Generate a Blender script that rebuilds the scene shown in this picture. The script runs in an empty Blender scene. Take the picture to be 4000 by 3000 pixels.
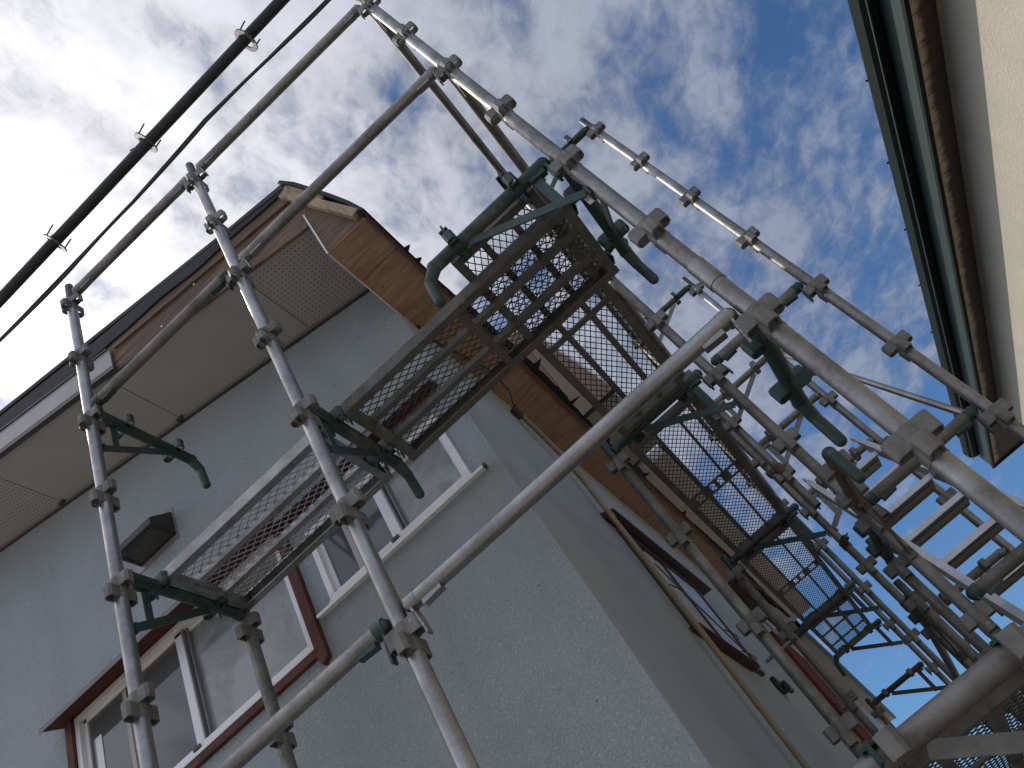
import bpy, bmesh, math, random
from mathutils import Vector, Matrix
random.seed(7)
S = bpy.context.scene
C = S.collection
Z0 = 5.6            # the top scaffold level stands this far above the ground
LV = 0.475          # vertical pitch of the sockets

# ------------------------------------------------------------------ camera
cam = bpy.data.cameras.new('camera')
cam.sensor_width = 36.0
cam.lens = 3163.9 / 4000 * 36.0
cam.clip_start = 0.02
cam.clip_end = 5000
co = bpy.data.objects.new('camera', cam)
C.objects.link(co)
right = Vector((0.73244854, 0.50778496, -0.45351248))
down = Vector((-0.67492057, 0.45403495, -0.58166528))
fwd = Vector((-0.08945036, 0.73212478, 0.67527175))
M = Matrix((( right.x, -down.x, -fwd.x, -0.37825), (right.y, -down.y, -fwd.y, -1.68214),
            (right.z, -down.z, -fwd.z, -3.98811 + Z0), (0, 0, 0, 1)))
co.matrix_world = M
S.camera = co

# ------------------------------------------------------------------ light
SUN = Vector((-1.0, 0.24, 1.14)).normalized()
el = math.asin(SUN.z)
az = math.atan2(SUN.x, SUN.y)        # measured from +Y towards +X
sd = bpy.data.lights.new('sun', 'SUN')
sd.energy = 3.3
sd.angle = math.radians(0.6)
sd.color = (1.0, 0.94, 0.84)
so = bpy.data.objects.new('sun', sd)
C.objects.link(so)
so.rotation_euler = SUN.to_track_quat('Z', 'Y').to_euler()
so.location = (-6, 2, 16)

S.view_settings.view_transform = 'Standard'
S.view_settings.look = 'None'
S.view_settings.exposure = 0.0
S.view_settings.gamma = 1.0

# ------------------------------------------------------------------ world sky with a broken cloud layer
W = bpy.data.worlds.new('World')
S.world = W
W.use_nodes = True
nt = W.node_tree
nt.nodes.clear()
def N(t, **k):
    n = nt.nodes.new(t)
    for a, b in k.items():
        setattr(n, a, b)
    return n
def L(a, b):
    nt.links.new(a, b)
def mth(op, a, b=None, c=None, clamp=False):
    n = nt.nodes.new('ShaderNodeMath'); n.operation = op; n.use_clamp = clamp
    for i, v in enumerate((a, b, c)):
        if v is None: continue
        if isinstance(v, (int, float)): n.inputs[i].default_value = v
        else: nt.links.new(v, n.inputs[i])
    return n.outputs[0]
def mrange(v, a, b, c=0.0, d=1.0, smooth=True):
    n = nt.nodes.new('ShaderNodeMapRange')
    n.interpolation_type = 'SMOOTHSTEP' if smooth else 'LINEAR'
    nt.links.new(v, n.inputs[0])
    n.inputs[1].default_value = a; n.inputs[2].default_value = b
    n.inputs[3].default_value = c; n.inputs[4].default_value = d
    return n.outputs[0]
out = N('ShaderNodeOutputWorld')
bg = N('ShaderNodeBackground')
sky = N('ShaderNodeTexSky', sky_type='NISHITA')
sky.sun_disc = False
sky.sun_elevation = el
sky.sun_rotation = az
sky.air_density = 1.0; sky.dust_density = 0.6; sky.ozone_density = 2.2
skys = N('ShaderNodeMix', data_type='RGBA', blend_type='MULTIPLY')
skys.inputs[0].default_value = 1.0
L(sky.outputs[0], skys.inputs[6])
skys.inputs[7].default_value = (0.058, 0.084, 0.108, 1)
tc = N('ShaderNodeTexCoord')
sep = N('ShaderNodeSeparateXYZ'); L(tc.outputs['Generated'], sep.inputs[0])
zz = mth('MAXIMUM', sep.outputs[2], 0.02)
zz = mth('ADD', zz, 0.06)
px = mth('DIVIDE', sep.outputs[0], zz)
py = mth('DIVIDE', sep.outputs[1], zz)
cmb = N('ShaderNodeCombineXYZ'); L(px, cmb.inputs[0]); L(py, cmb.inputs[1])
dot = N('ShaderNodeVectorMath', operation='DOT_PRODUCT')
L(tc.outputs['Generated'], dot.inputs[0]); dot.inputs[1].default_value = SUN
sdot = dot.outputs['Value']
def noise(scale, detail, rough, dist=0.0, vec=None, sx=1.0, sy=1.0, rot=0.0, off=(0, 0, 0)):
    mp = N('ShaderNodeMapping'); L(vec or cmb.outputs[0], mp.inputs[0])
    mp.inputs['Scale'].default_value = (sx, sy, 1)
    mp.inputs['Rotation'].default_value = (0, 0, rot)
    mp.inputs['Location'].default_value = off
    n = N('ShaderNodeTexNoise'); L(mp.outputs[0], n.inputs['Vector'])
    n.inputs['Scale'].default_value = scale
    n.inputs['Detail'].default_value = detail
    n.inputs['Roughness'].default_value = rough
    n.inputs['Distortion'].default_value = dist
    return n.outputs['Fac']
n_big = noise(2.6, 4, 0.55, 0.3, sx=1.0, sy=0.7, rot=0.5, off=(3.1, 1.7, 0))
n_med = noise(6.2, 8, 0.52, 0.30, sx=1.25, sy=0.7, rot=0.55, off=(0.4, 5.2, 0))
n_fin = noise(30, 8, 0.62, 0.5, sx=1.0, sy=0.8, rot=0.2)
def cen(v, k): return mth('MULTIPLY', mth('SUBTRACT', v, 0.5), k)
dens = mth('ADD', mth('ADD', cen(n_big, 1.1), cen(n_med, 2.3)), cen(n_fin, 0.75))
cov = mrange(sdot, 0.25, 0.86, 0.06, 0.56, False)
lowc = mrange(sep.outputs[2], 0.20, 0.46, -0.62, 0.0, True)
dens = mth('ADD', mth('ADD', dens, cov), lowc)
cloud = mrange(dens, -0.28, 0.48)
cloud = mth('MULTIPLY', cloud, mrange(sdot, 0.25, 0.80, 0.84, 0.98))
back_fill = mrange(sep.outputs[1], -0.35, 0.05, 1.0, 0.0)  # unseen sky behind the camera, added cloudier and brighter to light the gable wall
cloud = mth('MAXIMUM', cloud, mth('MULTIPLY', back_fill, 0.8))
shade = mrange(mth('ADD', mth('MULTIPLY', n_med, 0.7), mth('MULTIPLY', n_fin, 0.3)), 0.34, 0.64, 0.70, 1.16)
glow = mth('ADD', mth('POWER', mth('MAXIMUM', sdot, 0.0), 4.0), mth('MULTIPLY', mth('POWER', mth('MAXIMUM', sdot, 0.0), 40.0), 2.2))
bright = mth('ADD', mth('MULTIPLY', glow, 1.15), 0.32)
bright = mth('ADD', bright, mth('MULTIPLY', back_fill, 0.50))
bright = mth('MULTIPLY', bright, shade)
ccol = N('ShaderNodeMix', data_type='RGBA')
L(mrange(sdot, 0.3, 0.95), ccol.inputs[0])
ccol.inputs[6].default_value = (0.82, 0.93, 1.20, 1)
ccol.inputs[7].default_value = (1.0, 0.99, 1.04, 1)
cmul = N('ShaderNodeVectorMath', operation='SCALE'); L(ccol.outputs[2], cmul.inputs[0]); L(bright, cmul.inputs['Scale'])
mix = N('ShaderNodeMix', data_type='RGBA')
L(cloud, mix.inputs[0]); L(skys.outputs[2], mix.inputs[6]); L(cmul.outputs[0], mix.inputs[7])
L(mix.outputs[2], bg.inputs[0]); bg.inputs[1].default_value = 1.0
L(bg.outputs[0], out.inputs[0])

# ------------------------------------------------------------------ materials
class Mat:
    def __init__(s, name):
        s.m = bpy.data.materials.new(name); s.m.use_nodes = True
        s.t = s.m.node_tree; s.b = s.t.nodes['Principled BSDF']
        s.tc = s.t.nodes.new('ShaderNodeTexCoord')
    def n(s, t, **k):
        x = s.t.nodes.new(t)
        for a, b in k.items(): setattr(x, a, b)
        return x
    def l(s, a, b): s.t.links.new(a, b)
    def noise(s, scale, detail=5, rough=0.6, stretch=(1, 1, 1), dist=0.0, rot=(0, 0, 0)):
        mp = s.n('ShaderNodeMapping'); s.l(s.tc.outputs['Object'], mp.inputs[0])
        mp.inputs['Scale'].default_value = stretch; mp.inputs['Rotation'].default_value = rot
        oi = s.n('ShaderNodeObjectInfo')
        ad = s.n('ShaderNodeVectorMath', operation='ADD'); s.l(mp.outputs[0], ad.inputs[0])
        sc = s.n('ShaderNodeVectorMath', operation='SCALE'); sc.inputs[0].default_value = (13, 7, 29)
        s.l(oi.outputs['Random'], sc.inputs['Scale']); s.l(sc.outputs[0], ad.inputs[1])
        x = s.n('ShaderNodeTexNoise'); s.l(ad.outputs[0], x.inputs['Vector'])
        x.inputs['Scale'].default_value = scale; x.inputs['Detail'].default_value = detail
        x.inputs['Roughness'].default_value = rough; x.inputs['Distortion'].default_value = dist
        return x.outputs['Fac']
    def ramp(s, fac, stops):
        r = s.n('ShaderNodeValToRGB'); s.l(fac, r.inputs[0])
        e = r.color_ramp.elements
        while len(e) < len(stops): e.new(0.5)
        for i, (p, c) in enumerate(stops):
            e[i].position = p; e[i].color = (c, c, c, 1) if isinstance(c, (int, float)) else (*c, 1)
        return r.outputs[0]
    def mixc(s, f, a, b, mode='MIX'):
        x = s.n('ShaderNodeMix', data_type='RGBA', blend_type=mode)
        for i, v in ((0, f), (6, a), (7, b)):
            if isinstance(v, (int, float)): x.inputs[i].default_value = v
            elif isinstance(v, tuple): x.inputs[i].default_value = (*v, 1)
            else: s.l(v, x.inputs[i])
        return x.outputs[2]
    def math(s, op, a, b=None, c=None):
        x = s.n('ShaderNodeMath', operation=op)
        for i, v in enumerate((a, b, c)):
            if v is None: continue
            if isinstance(v, (int, float)): x.inputs[i].default_value = v
            else: s.l(v, x.inputs[i])
        return x.outputs[0]
    def bump(s, h, strength=0.3, dist=0.01):
        x = s.n('ShaderNodeBump'); x.inputs['Strength'].default_value = strength
        x.inputs['Distance'].default_value = dist; s.l(h, x.inputs['Height'])
        s.l(x.outputs[0], s.b.inputs['Normal'])
    def set(s, **k):
        for a, v in k.items():
            i = s.b.inputs[a.replace('_', ' ')]
            if isinstance(v, tuple): i.default_value = (*v, 1) if len(v) == 3 else v
            elif isinstance(v, (int, float)): i.default_value = v
            else: s.l(v, i)
        return s.m

def steel(name, base, dark, metal=0.75, r0=0.32, r1=0.6, spot=(0.12, 0.10, 0.08), spotamt=1.0, paint=None):
    m = Mat(name)
    a = m.noise(9, 8, 0.65)
    b = m.noise(70, 5, 0.6)
    c = m.noise(22, 10, 0.75)
    col = m.mixc(m.ramp(a, [(0.36, 0), (0.66, 1)]), dark, base)
    col = m.mixc(m.ramp(b, [(0.35, 0.0), (0.75, 0.35)]), col, tuple(min(1, x * 1.25) for x in base))
    sp = m.ramp(c, [(0.60, 0), (0.72, 0.85 * spotamt)])
    col = m.mixc(sp, col, spot)
    splash = m.ramp(m.noise(34, 4, 0.55), [(0.70, 0), (0.74, 0.55 * spotamt)])
    col = m.mixc(splash, col, (0.42, 0.41, 0.39) if base[0] > 0.12 else (0.2, 0.19, 0.17))
    mt = metal
    if paint:
        pm = m.ramp(m.noise(5, 7, 0.7), [(paint[1], 1), (paint[1] + 0.12, 0)])
        col = m.mixc(pm, col, paint[0])
        mt = m.math('MULTIPLY_ADD', pm, -metal * 0.85, metal)
    else:
        mt = m.math('MULTIPLY_ADD', sp, -metal * 0.7, metal)
    m.bump(m.math('ADD', m.math('MULTIPLY', b, 0.5), c), 0.06, 0.0015)
    return m.set(Base_Color=col, Metallic=mt, Roughness=m.ramp(a, [(0.3, r1), (0.7, r0)]))

GALV = steel('galvanised_steel', (0.31, 0.298, 0.282), (0.165, 0.158, 0.148), 0.85, 0.40, 0.6)
GALVB = steel('bright_galvanised_steel', (0.35, 0.34, 0.325), (0.21, 0.203, 0.192), 0.88, 0.31, 0.48, spotamt=0.8)
GALVD = steel('aged_galvanised_steel', (0.225, 0.215, 0.195), (0.12, 0.115, 0.10), 0.65, 0.42, 0.7, spot=(0.10, 0.07, 0.045))
CAST = steel('cast_socket_steel', (0.205, 0.195, 0.18), (0.12, 0.112, 0.10), 0.35, 0.5, 0.75)
GREEN = steel('green_painted_steel', (0.13, 0.13, 0.115), (0.075, 0.075, 0.066), 0.4, 0.42, 0.68, paint=((0.018, 0.042, 0.034), 0.52))
GREEN2 = steel('green_paint', (0.030, 0.056, 0.047), (0.018, 0.036, 0.030), 0.05, 0.38, 0.6, spotamt=0.7)
DECKM = steel('deck_steel', (0.155, 0.146, 0.13), (0.085, 0.078, 0.068), 0.3, 0.55, 0.8, spot=(0.12, 0.065, 0.035))
MESHD = steel('dark_mesh_steel', (0.055, 0.05, 0.042), (0.03, 0.027, 0.023), 0.3, 0.5, 0.75)
RUST = steel('rusty_steel', (0.115, 0.068, 0.040), (0.06, 0.045, 0.034), 0.15, 0.7, 0.9)
ALU = steel('aluminium', (0.58, 0.58, 0.59), (0.47, 0.47, 0.48), 0.85, 0.36, 0.5, spotamt=0.25)

RUSTY = steel('dark_steel_with_rust', (0.13, 0.125, 0.112), (0.07, 0.066, 0.058), 0.35, 0.5, 0.75, paint=((0.15, 0.075, 0.035), 0.44))
ALU_SHADE = steel('shaded_aluminium', (0.30, 0.29, 0.26), (0.22, 0.21, 0.185), 0.7, 0.45, 0.6, spotamt=0.3)  # stair aluminium darkened, painting in the shade under the treads
def plain(name, col, rough=0.6, var=0.15, scale=6, metal=0.0, bump=0.0, spec=0.5):
    m = Mat(name)
    a = m.noise(scale, 7, 0.62)
    d = tuple(x * (1 - var) for x in col); u = tuple(min(1, x * (1 + var)) for x in col)
    c = m.mixc(m.ramp(a, [(0.3, 0), (0.7, 1)]), d, u)
    if bump: m.bump(m.noise(scale * 14, 5, 0.6), bump, 0.003)
    m.b.inputs['Specular IOR Level'].default_value = spec
    return m.set(Base_Color=c, Roughness=rough, Metallic=metal)

def stucco(name, col, sc, strength, dist):
    m = Mat(name)
    v = m.noise(sc, 3, 0.5, dist=0.9)
    w = m.noise(sc * 3.1, 3, 0.5)
    big = m.noise(1.3, 6, 0.6)
    streak = m.noise(2.2, 5, 0.6, stretch=(1, 1, 0.14))
    c = m.mixc(m.ramp(big, [(0.3, 0), (0.7, 1)]), tuple(x * 0.90 for x in col), tuple(x * 1.06 for x in col))
    c = m.mixc(m.ramp(streak, [(0.52, 0), (0.80, 0.5)]), c, tuple(x * 0.72 for x in col))
    sv = m.n('ShaderNodeTexVoronoi'); sv.inputs['Scale'].default_value = 11.0; m.l(m.tc.outputs['Object'], sv.inputs['Vector'])
    c = m.mixc(m.ramp(sv.outputs['Distance'], [(0.035, 0.75), (0.06, 0.0)]), c, tuple(x * 0.3 for x in col))
    h = m.math('ADD', m.ramp(v, [(0.38, 0), (0.66, 1)]), m.math('MULTIPLY', w, 0.25))
    m.bump(h, strength, dist)
    return m.set(Base_Color=c, Roughness=0.85)
STUC = stucco('grey_blue_stucco', (0.375, 0.41, 0.42), 100, 0.75, 0.008)
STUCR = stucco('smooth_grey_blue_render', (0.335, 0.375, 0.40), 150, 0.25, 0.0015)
BEIGE = stucco('beige_stucco', (0.41, 0.38, 0.305), 48, 0.42, 0.006)

m = Mat('perforated_board')
sp = m.n('ShaderNodeSeparateXYZ'); m.l(m.tc.outputs['Object'], sp.inputs[0])
P = 0.0252
gy = m.math('DIVIDE', sp.outputs[1], P)
gx = m.math('DIVIDE', sp.outputs[0], P)
fx = m.math('MULTIPLY', m.math('SUBTRACT', m.math('FRACT', gx), 0.5), P)
fy = m.math('MULTIPLY', m.math('SUBTRACT', m.math('FRACT', gy), 0.5), P)
d = m.math('SQRT', m.math('ADD', m.math('MULTIPLY', fx, fx), m.math('MULTIPLY', fy, fy)))
hole = m.math('LESS_THAN', d, 0.0037)
PERF = m.set(Base_Color=m.mixc(hole, m.mixc(m.noise(3, 5), (0.345, 0.328, 0.30), (0.385, 0.365, 0.335)), (0.03, 0.027, 0.025)), Roughness=0.7)
SOFF = plain('soffit_board', (0.37, 0.348, 0.318), 0.7, 0.07, 3)

m = Mat('plywood')
g = m.noise(3.0, 6, 0.6, stretch=(1.0, 7.0, 1), dist=1.6)
k = m.noise(16, 3, 0.6, stretch=(0.5, 3.5, 1), dist=0.6)
kn = m.n('ShaderNodeTexVoronoi'); kn.inputs['Scale'].default_value = 7.0
m.l(m.tc.outputs['Object'], kn.inputs['Vector'])
c = m.mixc(m.ramp(g, [(0.34, 0), (0.5, 0.55), (0.64, 1)]), (0.285, 0.165, 0.105), (0.46, 0.285, 0.178))
c = m.mixc(m.ramp(k, [(0.45, 0.0), (0.7, 0.45)]), c, (0.25, 0.13, 0.078))
c = m.mixc(m.ramp(kn.outputs['Distance'], [(0.06, 0.9), (0.11, 0.0)]), c, (0.07, 0.035, 0.02))
PLY = m.set(Base_Color=c, Roughness=0.75)
m = Mat('weathered_wood')
g = m.noise(5, 7, 0.65, stretch=(0.6, 1, 8), dist=0.8)
g2 = m.noise(3.0, 5, 0.6)
c = m.mixc(m.ramp(g, [(0.35, 0), (0.65, 1)]), (0.080, 0.050, 0.033), (0.23, 0.145, 0.09))
c = m.mixc(m.ramp(g2, [(0.45, 0), (0.68, 0.7)]), c, (0.085, 0.07, 0.062))
m.bump(g, 0.2, 0.003)
OLDW = m.set(Base_Color=c, Roughness=0.85)
m = Mat('pale_batten_wood')
g = m.noise(9, 6, 0.6, stretch=(5, 1, 1), dist=0.5)
BATT = m.set(Base_Color=m.mixc(m.ramp(g, [(0.35, 0), (0.65, 1)]), (0.24, 0.165, 0.10), (0.44, 0.33, 0.22)), Roughness=0.8)
BLACK = plain('black_roofing_felt', (0.022, 0.022, 0.025), 0.75, 0.3, 12, bump=0.4)
REDW = plain('red_brown_wood', (0.105, 0.038, 0.029), 0.7, 0.35, 9, bump=0.2, spec=0.25)
DRED = plain('matt_dark_red', (0.13, 0.038, 0.030), 0.95, 0.2, 5, spec=0.05)
TRIMW = plain('brown_trim_wood', (0.15, 0.075, 0.05), 0.7, 0.3, 9, bump=0.2)
TAUPU = plain('upper_taupe_soffit', (0.62, 0.56, 0.51), 0.7, 0.12, 2)
MAROON = plain('maroon_metal', (0.075, 0.030, 0.026), 0.5, 0.2, 5)
WHITE = plain('white_window_frame', (0.74, 0.72, 0.72), 0.4, 0.08, 4)
FLASH = plain('grey_flashing', (0.25, 0.235, 0.245), 0.42, 0.12, 4, metal=0.2)
HOODM = plain('dark_grey_metal', (0.12, 0.115, 0.115), 0.45, 0.12, 4, metal=0.2)
VENTM = plain('vent_brown_metal', (0.030, 0.024, 0.021), 0.5, 0.2, 6)
DARKM = plain('dark_brown_metal', (0.05, 0.04, 0.035), 0.5, 0.25, 6)
TAUPE = plain('taupe_soffit', (0.40, 0.36, 0.32), 0.7, 0.12, 2)
PINK = plain('pinkish_soffit', (0.78, 0.67, 0.67), 0.7, 0.06, 2)
GREYS = plain('grey_siding', (0.42, 0.41, 0.38), 0.7, 0.08, 2)
BLUEP = plain('pale_blue_panel', (0.42, 0.50, 0.60), 0.4, 0.05, 2)
GREENM = plain('green_metal_fascia', (0.026, 0.040, 0.035), 0.6, 0.15, 3, spec=0.25)
GREEND = plain('dark_green_metal', (0.008, 0.014, 0.0125), 0.7, 0.15, 4, spec=0.12)
BEIGEP = plain('beige_pipe_plastic', (0.26, 0.205, 0.13), 0.5, 0.15, 6)
RUBBER = plain('black_cable_sheath', (0.018, 0.022, 0.024), 0.5, 0.3, 10)
CLAMPM = plain('grey_hanger_ring', (0.075, 0.075, 0.075), 0.6, 0.2, 20)
STICK = plain('white_sticker', (0.8, 0.8, 0.8), 0.5, 0.03, 10)
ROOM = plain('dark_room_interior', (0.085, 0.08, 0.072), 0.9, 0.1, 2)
GROUND = plain('gravel_ground', (0.24, 0.225, 0.20), 0.9, 0.25, 1.2, bump=0.5)
ROOFM = plain('dark_roof_shingle', (0.05, 0.048, 0.046), 0.85, 0.25, 8, bump=0.5)

m = Mat('stained_wood_boards')
sp = m.n('ShaderNodeSeparateXYZ'); m.l(m.tc.outputs['Object'], sp.inputs[0])
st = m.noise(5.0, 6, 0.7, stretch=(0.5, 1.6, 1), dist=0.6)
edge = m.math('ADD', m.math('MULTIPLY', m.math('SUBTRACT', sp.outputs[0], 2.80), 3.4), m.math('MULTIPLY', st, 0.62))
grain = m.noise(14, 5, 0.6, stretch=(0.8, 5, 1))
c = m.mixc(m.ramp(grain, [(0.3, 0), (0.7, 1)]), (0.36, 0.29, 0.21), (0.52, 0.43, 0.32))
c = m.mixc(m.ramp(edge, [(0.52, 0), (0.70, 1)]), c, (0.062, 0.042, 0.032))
seam = m.math('LESS_THAN', m.math('FRACT', m.math('DIVIDE', sp.outputs[1], 0.155)), 0.045)
c = m.mixc(seam, c, (0.02, 0.015, 0.012))
BOARDS = m.set(Base_Color=c, Roughness=0.75)

m = Mat('frosted_pane_with_leaves')
v = m.n('ShaderNodeTexVoronoi'); v.inputs['Scale'].default_value = 9.0
mp = m.n('ShaderNodeMapping'); m.l(m.tc.outputs['Object'], mp.inputs[0]); mp.inputs['Scale'].default_value = (1.9, 1, 0.75)
mp.inputs['Rotation'].default_value = (0, 0.4, 0)
m.l(mp.outputs[0], v.inputs['Vector'])
leaf = m.ramp(v.outputs['Distance'], [(0.10, 1), (0.13, 0.0)])
rim = m.ramp(v.outputs['Distance'], [(0.07, 0), (0.11, 0.8), (0.14, 0.0)])
cl = m.noise(3.2, 6, 0.65, dist=0.6)
c = m.mixc(m.ramp(cl, [(0.42, 0), (0.62, 1)]), (0.17, 0.182, 0.172), (0.30, 0.305, 0.295))
c = m.mixc(m.math('MULTIPLY', rim, 0.8), c, (0.10, 0.11, 0.11))
FROST = m.set(Base_Color=c, Roughness=0.12)
m = Mat('window_glass')
GLASSM = m.set(Base_Color=(0.09, 0.092, 0.088), Roughness=0.05)
m.b.inputs['Specular IOR Level'].default_value = 0.6
m = Mat('printed_grille')
sp = m.n('ShaderNodeSeparateXYZ'); m.l(m.tc.outputs['Object'], sp.inputs[0])

# ------------------------------------------------------------------ mesh builders (coordinates have the top scaffold level at z=0)
class MB:
    def __init__(s): s.v = []; s.f = []; s.sm = []
    def add(s, vs, fs, smooth=False):
        o = len(s.v); s.v += [tuple(x) for x in vs]
        s.f += [tuple(i + o for i in f) for f in fs]; s.sm += [smooth] * len(fs)
    def box(s, a, b):
        x0, y0, z0 = a; x1, y1, z1 = b
        x0, x1 = min(x0, x1), max(x0, x1); y0, y1 = min(y0, y1), max(y0, y1); z0, z1 = min(z0, z1), max(z0, z1)
        s.add([(x0, y0, z0), (x1, y0, z0), (x1, y1, z0), (x0, y1, z0), (x0, y0, z1), (x1, y0, z1), (x1, y1, z1), (x0, y1, z1)],
              [(0, 3, 2, 1), (4, 5, 6, 7), (0, 1, 5, 4), (1, 2, 6, 5), (2, 3, 7, 6), (3, 0, 4, 7)])
    def tube(s, p0, p1, r, seg=20, r1=None, cap=True, wall=0.0):
        p0 = Vector(p0); p1 = Vector(p1); r1 = r if r1 is None else r1
        d = (p1 - p0).normalized(); u = d.orthogonal().normalized(); w = d.cross(u)
        A = [p0 + (u * math.cos(t) + w * math.sin(t)) * r for t in [2 * math.pi * i / seg for i in range(seg)]]
        B = [p1 + (u * math.cos(t) + w * math.sin(t)) * r1 for t in [2 * math.pi * i / seg for i in range(seg)]]
        s.add(A + B, [(i, (i + 1) % seg, seg + (i + 1) % seg, seg + i) for i in range(seg)], True)
        if wall:
            for P, rr, q, sg in ((p0, r, p0 + d * 0.12, -1), (p1, r1, p1 - d * 0.12, 1)):
                A = [P + (u * math.cos(t) + w * math.sin(t)) * rr for t in [2 * math.pi * i / seg for i in range(seg)]]
                Bi = [P + (u * math.cos(t) + w * math.sin(t)) * (rr - wall) for t in [2 * math.pi * i / seg for i in range(seg)]]
                Ci = [q + (u * math.cos(t) + w * math.sin(t)) * (rr - wall) for t in [2 * math.pi * i / seg for i in range(seg)]]
                o = [(i, seg + i, seg + (i + 1) % seg, (i + 1) % seg) for i in range(seg)] + [(seg + i, 2 * seg + i, 2 * seg + (i + 1) % seg, seg + (i + 1) % seg) for i in range(seg)]
                o.append(tuple(range(2 * seg, 3 * seg)))
                if sg > 0: o = [tuple(reversed(f)) for f in o]
                s.add(A + Bi + Ci, o)
        elif cap:
            s.add(A, [tuple(range(seg))[::-1]]); s.add(B, [tuple(range(seg))])
    def path(s, pts, r, seg=10):
        for a, b in zip(pts[:-1], pts[1:]): s.tube(a, b, r, seg)
        for p in pts[1:-1]: s.ball(p, r * 1.0, seg)
    def ball(s, c, r, seg=12):
        c = Vector(c); V = []; F = []
        n = max(4, seg // 2)
        for i in range(n + 1):
            t = math.pi * i / n
            for j in range(seg):
                q = 2 * math.pi * j / seg
                V.append(c + Vector((math.sin(t) * math.cos(q), math.sin(t) * math.sin(q), math.cos(t))) * r)
        for i in range(n):
            for j in range(seg):
                F.append((i * seg + j, (i + 1) * seg + j, (i + 1) * seg + (j + 1) % seg, i * seg + (j + 1) % seg))
        s.add(V, F, True)
    def bar(s, p0, p1, w, h, up=(0, 0, 1)):
        p0 = Vector(p0); p1 = Vector(p1); d = (p1 - p0).normalized()
        sd_ = d.cross(Vector(up)).normalized(); u = sd_.cross(d).normalized()
        V = []
        for p in (p0, p1):
            for a, b in ((-1, -1), (1, -1), (1, 1), (-1, 1)):
                V.append(p + sd_ * (a * w / 2) + u * (b * h / 2))
        s.add(V, [(0, 1, 2, 3), (7, 6, 5, 4), (0, 4, 5, 1), (1, 5, 6, 2), (2, 6, 7, 3), (3, 7, 4, 0)])
    def prism(s, poly, h):
        """poly: list of 3-D points in one plane; h: extrusion vector"""
        n = len(poly); h = Vector(h); A = [Vector(p) for p in poly]; B = [p + h for p in A]
        nrm = Vector((0, 0, 0))
        for i in range(n):
            a, b = A[i], A[(i + 1) % n]
            nrm += a.cross(b)
        fl = nrm.dot(h) > 0
        F = [tuple(range(n))[::-1], tuple(range(n, 2 * n))] + [(i, (i + 1) % n, n + (i + 1) % n, n + i) for i in range(n)]
        if not fl: F = [f[::-1] for f in F]
        s.add(A + B, F)
    def build(s, name, mat, parent=None, loc=None, bevel=0.0):
        me = bpy.data.meshes.new(name)
        base = Vector(loc) if loc is not None else Vector((0, 0, 0))
        if parent is not None and loc is None:
            base = Vector(parent['_b'])
        me.from_pydata([(v[0] - base.x, v[1] - base.y, v[2] - base.z) for v in s.v], [], s.f)
        me.polygons.foreach_set('use_smooth', s.sm)
        me.materials.append(mat); me.update()
        o = bpy.data.objects.new(name, me); C.objects.link(o)
        if parent is not None:
            o.parent = parent
            if loc is not None:
                pb = Vector(parent['_b']); o.location = base - pb
        else:
            o.location = base + Vector((0, 0, Z0))
        o['_b'] = tuple(base)
        if bevel:
            mo = o.modifiers.new('bevel', 'BEVEL'); mo.width = bevel; mo.segments = 2; mo.limit_method = 'ANGLE'
            mo.angle_limit = math.radians(50)
        return o

def tag(o, label, cat, group=None):
    o['label'] = label; o['category'] = cat
    if group: o['group'] = group
    return o
def thing(name, loc, label, cat, group=None, rz=0.0):
    o = bpy.data.objects.new(name, None); C.objects.link(o)
    o.location = (loc[0], loc[1], loc[2] + Z0); o.empty_display_size = 0.1
    o.rotation_euler = (0, 0, rz); o['_b'] = tuple(loc)
    return tag(o, label, cat, group)
def one(mb, name, mat, label, cat, group=None, loc=None, bevel=0.0):
    return tag(mb.build(name, mat, None, loc or (0, 0, 0), bevel), label, cat, group)
def structure(o):
    o['kind'] = 'structure'; return o

# ------------------------------------------------------------------ ground
g = MB(); g.add([(-300, -300, -Z0), (300, -300, -Z0), (300, 300, -Z0), (-300, 300, -Z0)], [(0, 1, 2, 3)])
structure(g.build('ground', GROUND))

# ------------------------------------------------------------------ scaffold parts
PR = 0.0243
def pocket(mb, c, d, size=0.88, rr=PR, hh=0.050):
    c = Vector(c); d = Vector(d).normalized()
    if abs(d.z) < 0.5: up = Vector((0, 0, 1))
    else: up = Vector((0, 0, 1))
    s_ = d.cross(up).normalized()
    w = 0.0225 * size; t = 0.0055; D = rr + 0.040 * size; ch = 0.009
    outer = [(rr - 0.008, -w), (D - ch, -w), (D, -w + ch), (D, w - ch), (D - ch, w), (rr - 0.008, w)]
    inner = [(rr - 0.008, -w + t), (D - ch - t * .6, -w + t), (D - t, -w + ch + t * .3), (D - t, w - ch - t * .3), (D - ch - t * .6, w - t), (rr - 0.008, w - t)]
    V = []; n = 6
    for (z, tp) in ((-hh / 2, 0.93), (hh / 2, 1.0)):
        for L_ in (outer, inner):
            for a, b in L_: V.append(c + d * a * (1 if tp == 1 else 0.985) + s_ * b * tp + up * z)
    F = []
    for i in range(n - 1):
        F.append((i, i + 1, 2 * n + i + 1, 2 * n + i))                 # outer wall
        F.append((n + i + 1, n + i, 3 * n + i, 3 * n + i + 1))         # inner wall
        F.append((i + 1, i, n + i, n + i + 1))                         # bottom rim
        F.append((2 * n + i, 2 * n + i + 1, 3 * n + i + 1, 3 * n + i)) # top rim
    F.append((n - 1, 2 * n - 1, 4 * n - 1, 3 * n - 1)); F.append((0, 2 * n, 3 * n, n))
    mb.add(V, F)

def lev(n): return -LV * n

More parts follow.
